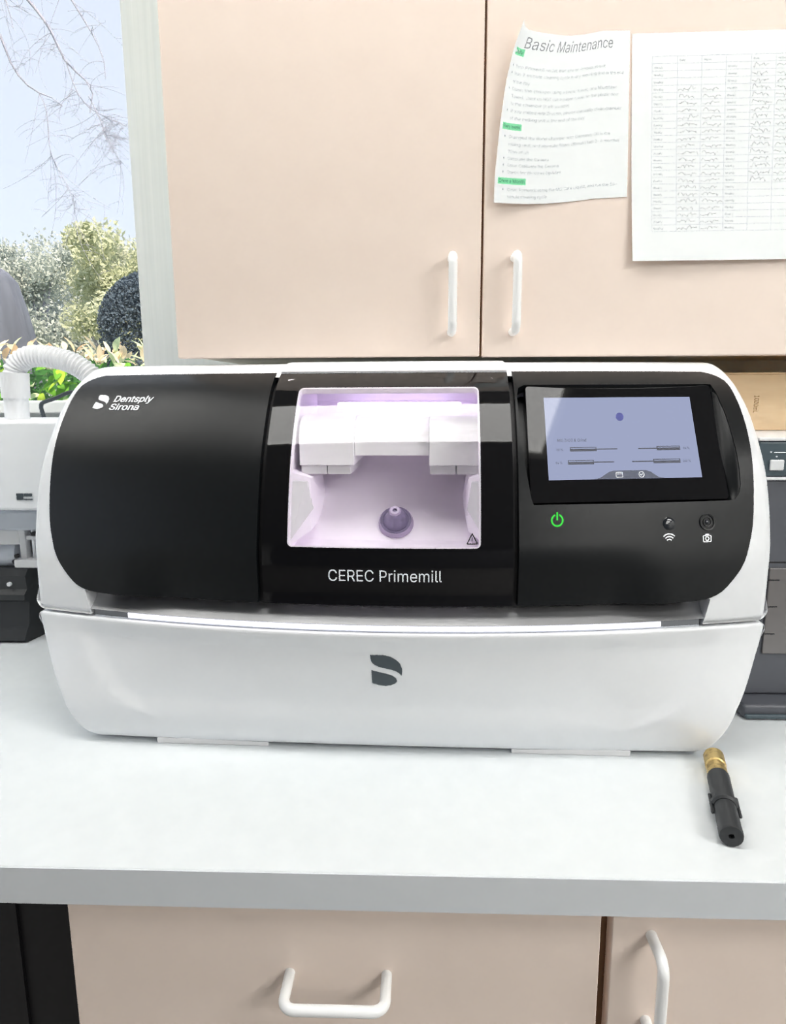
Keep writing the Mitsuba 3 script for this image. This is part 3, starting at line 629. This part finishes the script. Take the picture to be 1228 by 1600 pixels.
for z in (.184, .147, .109): obj(tk+'__mark', slab(.4660, .4815, PF-.0042, PF-.0036, C+z-.0008, C+z+.0008), 'm_black')
tag(k, 'dark grey office printer with a white trimmed control strip at the right of the machine', 'printer')
k = 'carton'
BF = 1.05; bz0, bz1 = C+.3735, C+.4590
obj(k+'__box', slab(.4400, .86, BF, 1.25, bz0, bz1-.0032, .0008), 'm_card', smooth=30)
obj(k+'__flap', slab(.4410, .86, BF+.001, 1.16, bz1-.003, bz1-.0005, .0005), 'm_card', label='folded top flap')
v, f = flat_text('1000mL', .0072); v = np.stack([v[:, 1], -v[:, 0]*.026/v[:, 0].max()], -1)
ctext = trimesh.Trimesh(np.stack([v[:, 0]+.5010, np.full(len(v), BF-.0003), v[:, 1]+C+.4255], -1), f, process=False)
obj(k+'__lettering', ctext, 'm_card_print', label='brown printed lettering')
tag(k, 'brown cardboard carton lying on top of the printer under the wall cabinet', 'box')

# ------------------------------------------------------------------ unit with a hose at the left
k = 'suction_unit'
hk = obj(k+'__housing', slab(-.95, -.502, 1.10, 1.262, C+.2400, C+.3890, .006), 'm_white_soft', smooth=30, label='white upper housing')
obj(k+'__back', slab(-.95, -.502, 1.236, 1.262, C+.131, C+.2395, .003), 'm_grey_light', smooth=30)
obj(hk+'__mark', cat_(slab(-.6665, -.6555, 1.0985, 1.0997, C+.2585, C+.2695), slab(-.6545, -.6400, 1.0985, 1.0997, C+.2645, C+.2695), slab(-.6545, -.6400, 1.0985, 1.0997, C+.2585, C+.2605)), 'm_logo', label='dark printed mark')
obj(k+'__rail', slab(-.94, -.505, 1.135, 1.20, C+.1985, C+.2340, .006), 'm_grey', smooth=30, label='grey rail')
obj(k+'__rail_bracket', slab(-.94, -.70, 1.150, 1.20, C+.170, C+.1975, .003), 'm_grey_light', smooth=30)
obj(k+'__motor', tube([(-.95, 1.175, C+.135), (-.712, 1.175, C+.150)], .026, 28), 'm_grey', smooth=40, label='grey round motor')
obj(k+'__motor_boss', tube([(-.708, 1.140, C+.142), (-.708, 1.146, C+.142)], .004, 16), 'm_black', smooth=40)
obj(k+'__motor_boss', tube([(-.7035, 1.140, C+.152), (-.7035, 1.146, C+.152)], .0035, 16), 'm_black', smooth=40)
obj(k+'__post', slab(-.7015, -.690, 1.150, 1.165, C+.131, C+.198, .002), 'm_grey_light', smooth=30)
obj(k+'__post', slab(-.640, -.628, 1.150, 1.165, C+.131, C+.198, .002), 'm_grey_light', smooth=30)
obj(k+'__rod', tube([(-.679, 1.157, C+.136), (-.679, 1.157, C+.196)], .0035, 14), 'm_silver', smooth=40)
obj(k+'__clamp', slab(-.686, -.660, 1.146, 1.170, C+.180, C+.1875, .002), 'm_grey_light')
obj(k+'__clamp', slab(-.674, -.630, 1.140, 1.149, C+.1885, C+.1945, .001), 'm_black')
obj(k+'__foot_plate', slab(-.708, -.640, 1.138, 1.19, C+.131, C+.146, .003), 'm_grey_light', smooth=30)
tray = [(1.124, 0), (1.116, .006), (1.124, .020), (1.130, .030), (1.136, .070), (1.126, .076), (1.126, .086), (1.134, .094), (1.132, .118), (1.140, .1305), (1.235, .1305), (1.235, 0)]
m = trimesh.creation.extrude_polygon(Polygon(tray), .262, engine='earcut'); v = np.array(m.vertices)
# the right end of the base is cut back at a slant
xx = v[:, 2]-.95; xx = np.where(xx > -.7, xx+.0+.22*(v[:, 0]-1.124), xx)
bk = obj(k+'__base', trimesh.Trimesh(np.stack([xx, v[:, 0], v[:, 1]+C], -1), m.faces, process=False), 'm_rubber', smooth=25, label='black stepped plastic base')
obj(bk+'__button', tube([(-.715, 1.1335, C+.104), (-.715, 1.1285, C+.104)], .0038, 18), 'm_white', smooth=40, label='round white button')
pz = [(-.6935, 1.17, C+.3895), (-.6925, 1.17, C+.425), (-.691, 1.17, C+.468)]
obj(k+'__pipe', tube([pz[0], pz[1]], .0195, 32), 'm_hose', smooth=40, label='white outlet pipe')
obj(k+'__pipe_collar', tube([pz[1], pz[2]], [.0225, .0232], 32), 'm_hose', smooth=40)
path = spline([(-.690, 1.17, C+.466), (-.6885, 1.17, C+.474), (-.676, 1.17, C+.4885), (-.655, 1.17, C+.4955), (-.630, 1.17, C+.4945), (-.600, 1.17, C+.4880), (-.572, 1.17, C+.474), (-.550, 1.17, C+.452), (-.536, 1.17, C+.420), (-.530, 1.17, C+.3905)], 300)
t = np.r_[0, np.cumsum(np.linalg.norm(np.diff(path, axis=0), axis=1))]
obj(k+'__hose', tube(path, .0176+.0013*np.sin(t/.0066*2*np.pi), 32), 'm_hose', smooth=60, label='white corrugated hose bent in an arch')
obj(k+'__handle', tube(spline([(-.672, 1.215, C+.3905), (-.674, 1.215, C+.402), (-.6735, 1.215, C+.414), (-.664, 1.215, C+.419), (-.640, 1.215, C+.427), (-.612, 1.215, C+.434), (-.60, 1.215, C+.425), (-.598, 1.215, C+.3905)], 50), .0036, 12), 'm_logo', smooth=50, label='black bent handle')
tag(k, 'white suction unit with an arched hose and black base, left of the machine', 'suction unit')

# ------------------------------------------------------------------ outside the window
GZ = .2
struct('ground', slab(-40, 30, WY+.13, 60, GZ-.2, GZ), 'm_soil')
struct('ground_001', slab(-40, -2.31, -30, WY+.129, GZ-.2, GZ), 'm_soil')
def leaf_mesh(l, w, bend=.25, n=5):
    V, F = [], []
    for i in range(n+1):
        t = i/n; ww = w*math.sin(math.pi*min(1, .06+.94*t))**.8*.5 if i < n else 0.0004; zc = -bend*l*t*t
        V += [[-ww, l*t, zc+ww*.35], [0, l*t, zc], [ww, l*t, zc+ww*.35]]
    for i in range(n):
        a = 3*i
        for j in (0, 1): F += [[a+j, a+j+1, a+j+4], [a+j, a+j+4, a+j+3]]
    return trimesh.Trimesh(V, F, process=False)
def rot(az, el, roll=0.):
    R = trimesh.transformations.euler_matrix(0, 0, az)@trimesh.transformations.euler_matrix(el, 0, 0)@trimesh.transformations.euler_matrix(0, roll, 0); return R
def stuff_leaves(pts, size, wr, seed, up=.3):
    r = np.random.default_rng(seed); n = len(pts); q = r.normal(size=(n, 3)); q[:, 2] += up; q /= np.linalg.norm(q, axis=1)[:, None]
    w = np.cross(q, r.normal(size=(n, 3))); w /= np.linalg.norm(w, axis=1)[:, None]; s = size*r.uniform(.6, 1.3, (n, 1))
    a, b, c, d = pts-q*s*.5, pts+w*s*wr*.5, pts+q*s*.5, pts-w*s*wr*.5
    V = np.stack([a, b, c, d], 1).reshape(-1, 3); i = np.arange(n)[:, None]*4; return trimesh.Trimesh(V, np.vstack([i+[0, 1, 2], i+[0, 2, 3]]), process=False)
k = 'hedge'; HT = C+.555
tag(k, 'low green hedge with cream and orange young leaves just outside the window', 'hedge')
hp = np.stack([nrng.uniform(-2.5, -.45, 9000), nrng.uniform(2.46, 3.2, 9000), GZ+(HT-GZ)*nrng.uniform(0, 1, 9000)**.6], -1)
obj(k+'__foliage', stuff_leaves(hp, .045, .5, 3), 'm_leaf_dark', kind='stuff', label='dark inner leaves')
for x in np.arange(-2.4, -.5, .24):
    obj(k+'__stem', tube(spline([(x, 2.75, GZ), (x+rng.uniform(-.04, .04), 2.72, GZ+.6), (x+rng.uniform(-.08, .08), 2.7, HT-.1)], 8), [.010]*4+[.006]*4, 7), 'm_bark_dark')
shapes = [leaf_mesh(.055, .024), leaf_mesh(.048, .026, .4), leaf_mesh(.062, .022, .1)]
protos = {m: [mikit.ply(s, m, True) for s in shapes] for m in ('m_leaf_green', 'm_leaf_lime', 'm_leaf_pale', 'm_leaf_cream', 'm_leaf_orange', 'm_leaf_dark')}
def leaf(kk, m, p, az, el, roll, sc=1.):
    i, name = 0, kk
    while name in scene: i += 1; name = f'{kk}_{i:03d}'
    X = trimesh.transformations.translation_matrix(p)@rot(az, el, roll)@np.diag([sc, sc, sc, 1.])
    scene[name] = {**rng.choice(protos[m]), 'to_world': T(X.tolist())}
for i in range(135):      # upright young tips along the top
    p = (rng.uniform(-1.78, -.92), rng.uniform(2.42, 2.62), HT+rng.uniform(-.01, .055)-.02)
    leaf(k+'__leaf', rng.choice(['m_leaf_cream', 'm_leaf_cream', 'm_leaf_orange', 'm_leaf_pale']), p, rng.uniform(-3.1, 3.1), rng.uniform(.5, 1.4), rng.uniform(-.5, .5), rng.uniform(.8, 1.15))
for i in range(160):
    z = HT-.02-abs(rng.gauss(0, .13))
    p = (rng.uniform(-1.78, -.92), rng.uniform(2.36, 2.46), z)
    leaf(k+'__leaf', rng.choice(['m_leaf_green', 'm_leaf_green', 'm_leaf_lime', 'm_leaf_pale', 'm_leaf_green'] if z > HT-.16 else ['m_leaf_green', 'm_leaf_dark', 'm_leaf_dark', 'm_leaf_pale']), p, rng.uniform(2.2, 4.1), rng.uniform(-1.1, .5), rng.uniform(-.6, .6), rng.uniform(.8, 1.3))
# clipped dark shrub
k = 'topiary_shrub'
c = np.array([-2.18, 6.0, C+.98]); q = nrng.normal(size=(40000, 3)); q /= np.linalg.norm(q, axis=1)[:, None]; q = q*nrng.uniform(.55, 1, (40000, 1))**.4*[.54, .5, .47]
q[:, 2] = np.where(q[:, 2] < 0, q[:, 2]*2.6, q[:, 2])
obj(k+'__foliage', stuff_leaves(c+q, .030, .6, 5), 'm_topiary', kind='stuff')
obj(k+'__trunk', tube([(-2.18, 6, GZ), (-2.18, 6, C+.8)], .06, 10), 'm_bark_dark')
tag(k, 'rounded dark blue-green clipped shrub standing behind the hedge', 'shrub')
# broad grey trunk at the left edge
k = 'tree_trunk'
pts = []; n = 40
for j, (z, r) in enumerate(((GZ, .62), (GZ+.5, .52), (C+.85, .46), (C+1.15, .41), (C+1.38, .36), (C+1.46, .30), (C+1.50, .18), (C+1.51, .02))):
    for a in np.arange(n)/n*2*np.pi:
        rr = r*(1+.05*math.sin(9*a+z)+.03*math.sin(17*a-2*z)); pts.append((-3.86+rr*math.cos(a), 6.0+rr*math.sin(a), z))
F = [[j*n+i, j*n+(i+1) % n, (j+1)*n+(i+1) % n] for j in range(7) for i in range(n)]+[[j*n+i, (j+1)*n+(i+1) % n, (j+1)*n+i] for j in range(7) for i in range(n)]
obj(k, trimesh.Trimesh(pts, F, process=False), 'm_bark_dark', 'broad grey weathered tree trunk at the left edge of the window view', 'tree trunk', smooth=True)
# leafy trees farther away
def tree(i, x, y, ztop, rad, m, label, seed, cnt=26000, size=.085):
    k = 'leafy_tree' + ('' if i == 0 else f'_{i:03d}'); r = np.random.default_rng(seed); z0 = GZ+.2
    cl = np.stack([x+rad*r.normal(0, .42, 60), y+rad*r.normal(0, .35, 60), r.uniform(z0, 1, 60)*0+z0+(ztop-z0)*r.uniform(0, 1, 60)**.7], -1)
    sz = rad*r.uniform(.16, .42, 60); w = r.integers(0, 60, cnt); q = r.normal(size=(cnt, 3)); q /= np.linalg.norm(q, axis=1)[:, None]
    obj(k+'__foliage', stuff_leaves(cl[w]+q*sz[w, None]*r.uniform(.3, 1, (cnt, 1)), size, .5, seed+1), m, kind='stuff')
    obj(k+'__trunk', tube([(x, y, GZ), (x+.1, y, ztop*.6)], [.16, .05], 9), 'm_bark')
    for j in range(9):
        c = cl[j*6]; obj(k+'__branch', tube(spline([(x+.05, y, GZ+(c[2]-GZ)*.45), (x*.5+c[0]*.5, y*.5+c[1]*.5, c[2]*.75+.1), c], 7), np.linspace(.05, .012, 7), 6), 'm_bark')
    tag(k, label, 'tree')
tree(0, -6.85, 12.5, C+2.85, 1.25, 'm_foliage_blue', 'pale bluish leafy tree nearest the trunk at the left of the view', 11)
tree(1, -7.75, 16.5, C+3.5, 1.6, 'm_foliage', 'pale grey-green leafy tree in the middle of the window view', 12, 34000)
tree(2, -3.95, 9.2, C+2.35, .85, 'm_foliage_lime', 'yellowish green leafy tree above the dark clipped shrub', 13)
# bare tree whose twigs hang into the view from the upper left
k = 'bare_tree'
tag(k, 'bare tree with thin drooping branches against the pale sky', 'tree')
obj(k+'__trunk', tube(spline([(-6.2, 7.4, GZ), (-6.1, 7.3, 2.2), (-5.8, 7.2, 4.2), (-5.5, 7.1, 6.0)], 20), np.linspace(.16, .06, 20), 12), 'm_bark', smooth=True)
def limb(pts, r0, r1):
    p = spline([(x, y, z+C) for x, y, z in pts], 26); obj(k+'__branch', tube(p, np.linspace(r0, r1, 26), 7), 'm_bark', smooth=True); return p
limbs = [limb([(-5.75, 7.2, 3.4), (-4.7, 7.1, 4.2), (-3.94, 7, 3.74), (-3.87, 7, 3.52), (-3.62, 7, 3.24), (-3.47, 7, 3.18), (-3.40, 7, 3.12)], .035, .003),
         limb([(-5.55, 7.1, 4.8), (-4.4, 7.0, 4.7), (-3.64, 7, 4.03), (-3.43, 7, 3.72), (-3.33, 7, 3.50), (-3.20, 7, 3.38), (-3.14, 7, 3.05)], .035, .004),
         limb([(-5.5, 7.1, 5.1), (-4.0, 6.9, 5.0), (-3.22, 6.9, 4.03), (-3.05, 6.9, 3.75), (-2.95, 6.9, 3.55), (-2.92, 6.9, 3.30)], .03, .003),
         limb([(-3.33, 7, 3.50), (-3.27, 7, 3.3), (-3.18, 7, 3.14), (-3.0, 7, 3.02), (-2.80, 7, 2.93)], .006, .003),
         limb([(-3.62, 7, 3.24), (-3.56, 7, 2.9), (-3.55, 7, 2.7), (-3.44, 7, 2.45), (-3.38, 7, 2.1)], .005, .002),
         limb([(-3.14, 7, 3.2), (-3.05, 7, 3.0), (-2.95, 7, 2.75), (-2.86, 7, 2.6)], .006, .002),
         limb([(-5.3, 7.0, 5.2), (-4.4, 6.8, 4.9), (-3.95, 6.8, 4.4), (-3.75, 6.8, 3.95), (-3.70, 6.8, 3.7)], .03, .003)]
tw = []
for p in limbs:
    for j in range(22):
        s = p[rng.randint(6, 25)]; a = rng.uniform(0, 6.28); l = rng.uniform(.15, .55); dd = np.array([math.cos(a), .3*math.sin(a*3), -.5+.8*math.sin(a)])
        mid = s+dd*l*.5+[rng.uniform(-.06, .06), 0, rng.uniform(-.06, .06)]; e = s+dd*l+[rng.uniform(-.1, .1), 0, rng.uniform(-.16, .02)]
        q = spline([s, mid, e], 9); tw.append(tube(q, np.linspace(.0024, .0012, 9), 4))
        for _ in range(3):
            s2 = q[rng.randint(2, 7)]; a2 = rng.uniform(0, 6.28); l2 = rng.uniform(.06, .25); e2 = s2+np.array([math.cos(a2), 0, -.4+.7*math.sin(a2)])*l2
            tw.append(tube(spline([s2, (s2+e2)/2+[rng.uniform(-.03, .03), 0, .01], e2], 6), np.linspace(.0016, .001, 6), 4))
obj(k+'__twigs', cat_(*tw), 'm_bark', kind='stuff', label='fine bare twigs')
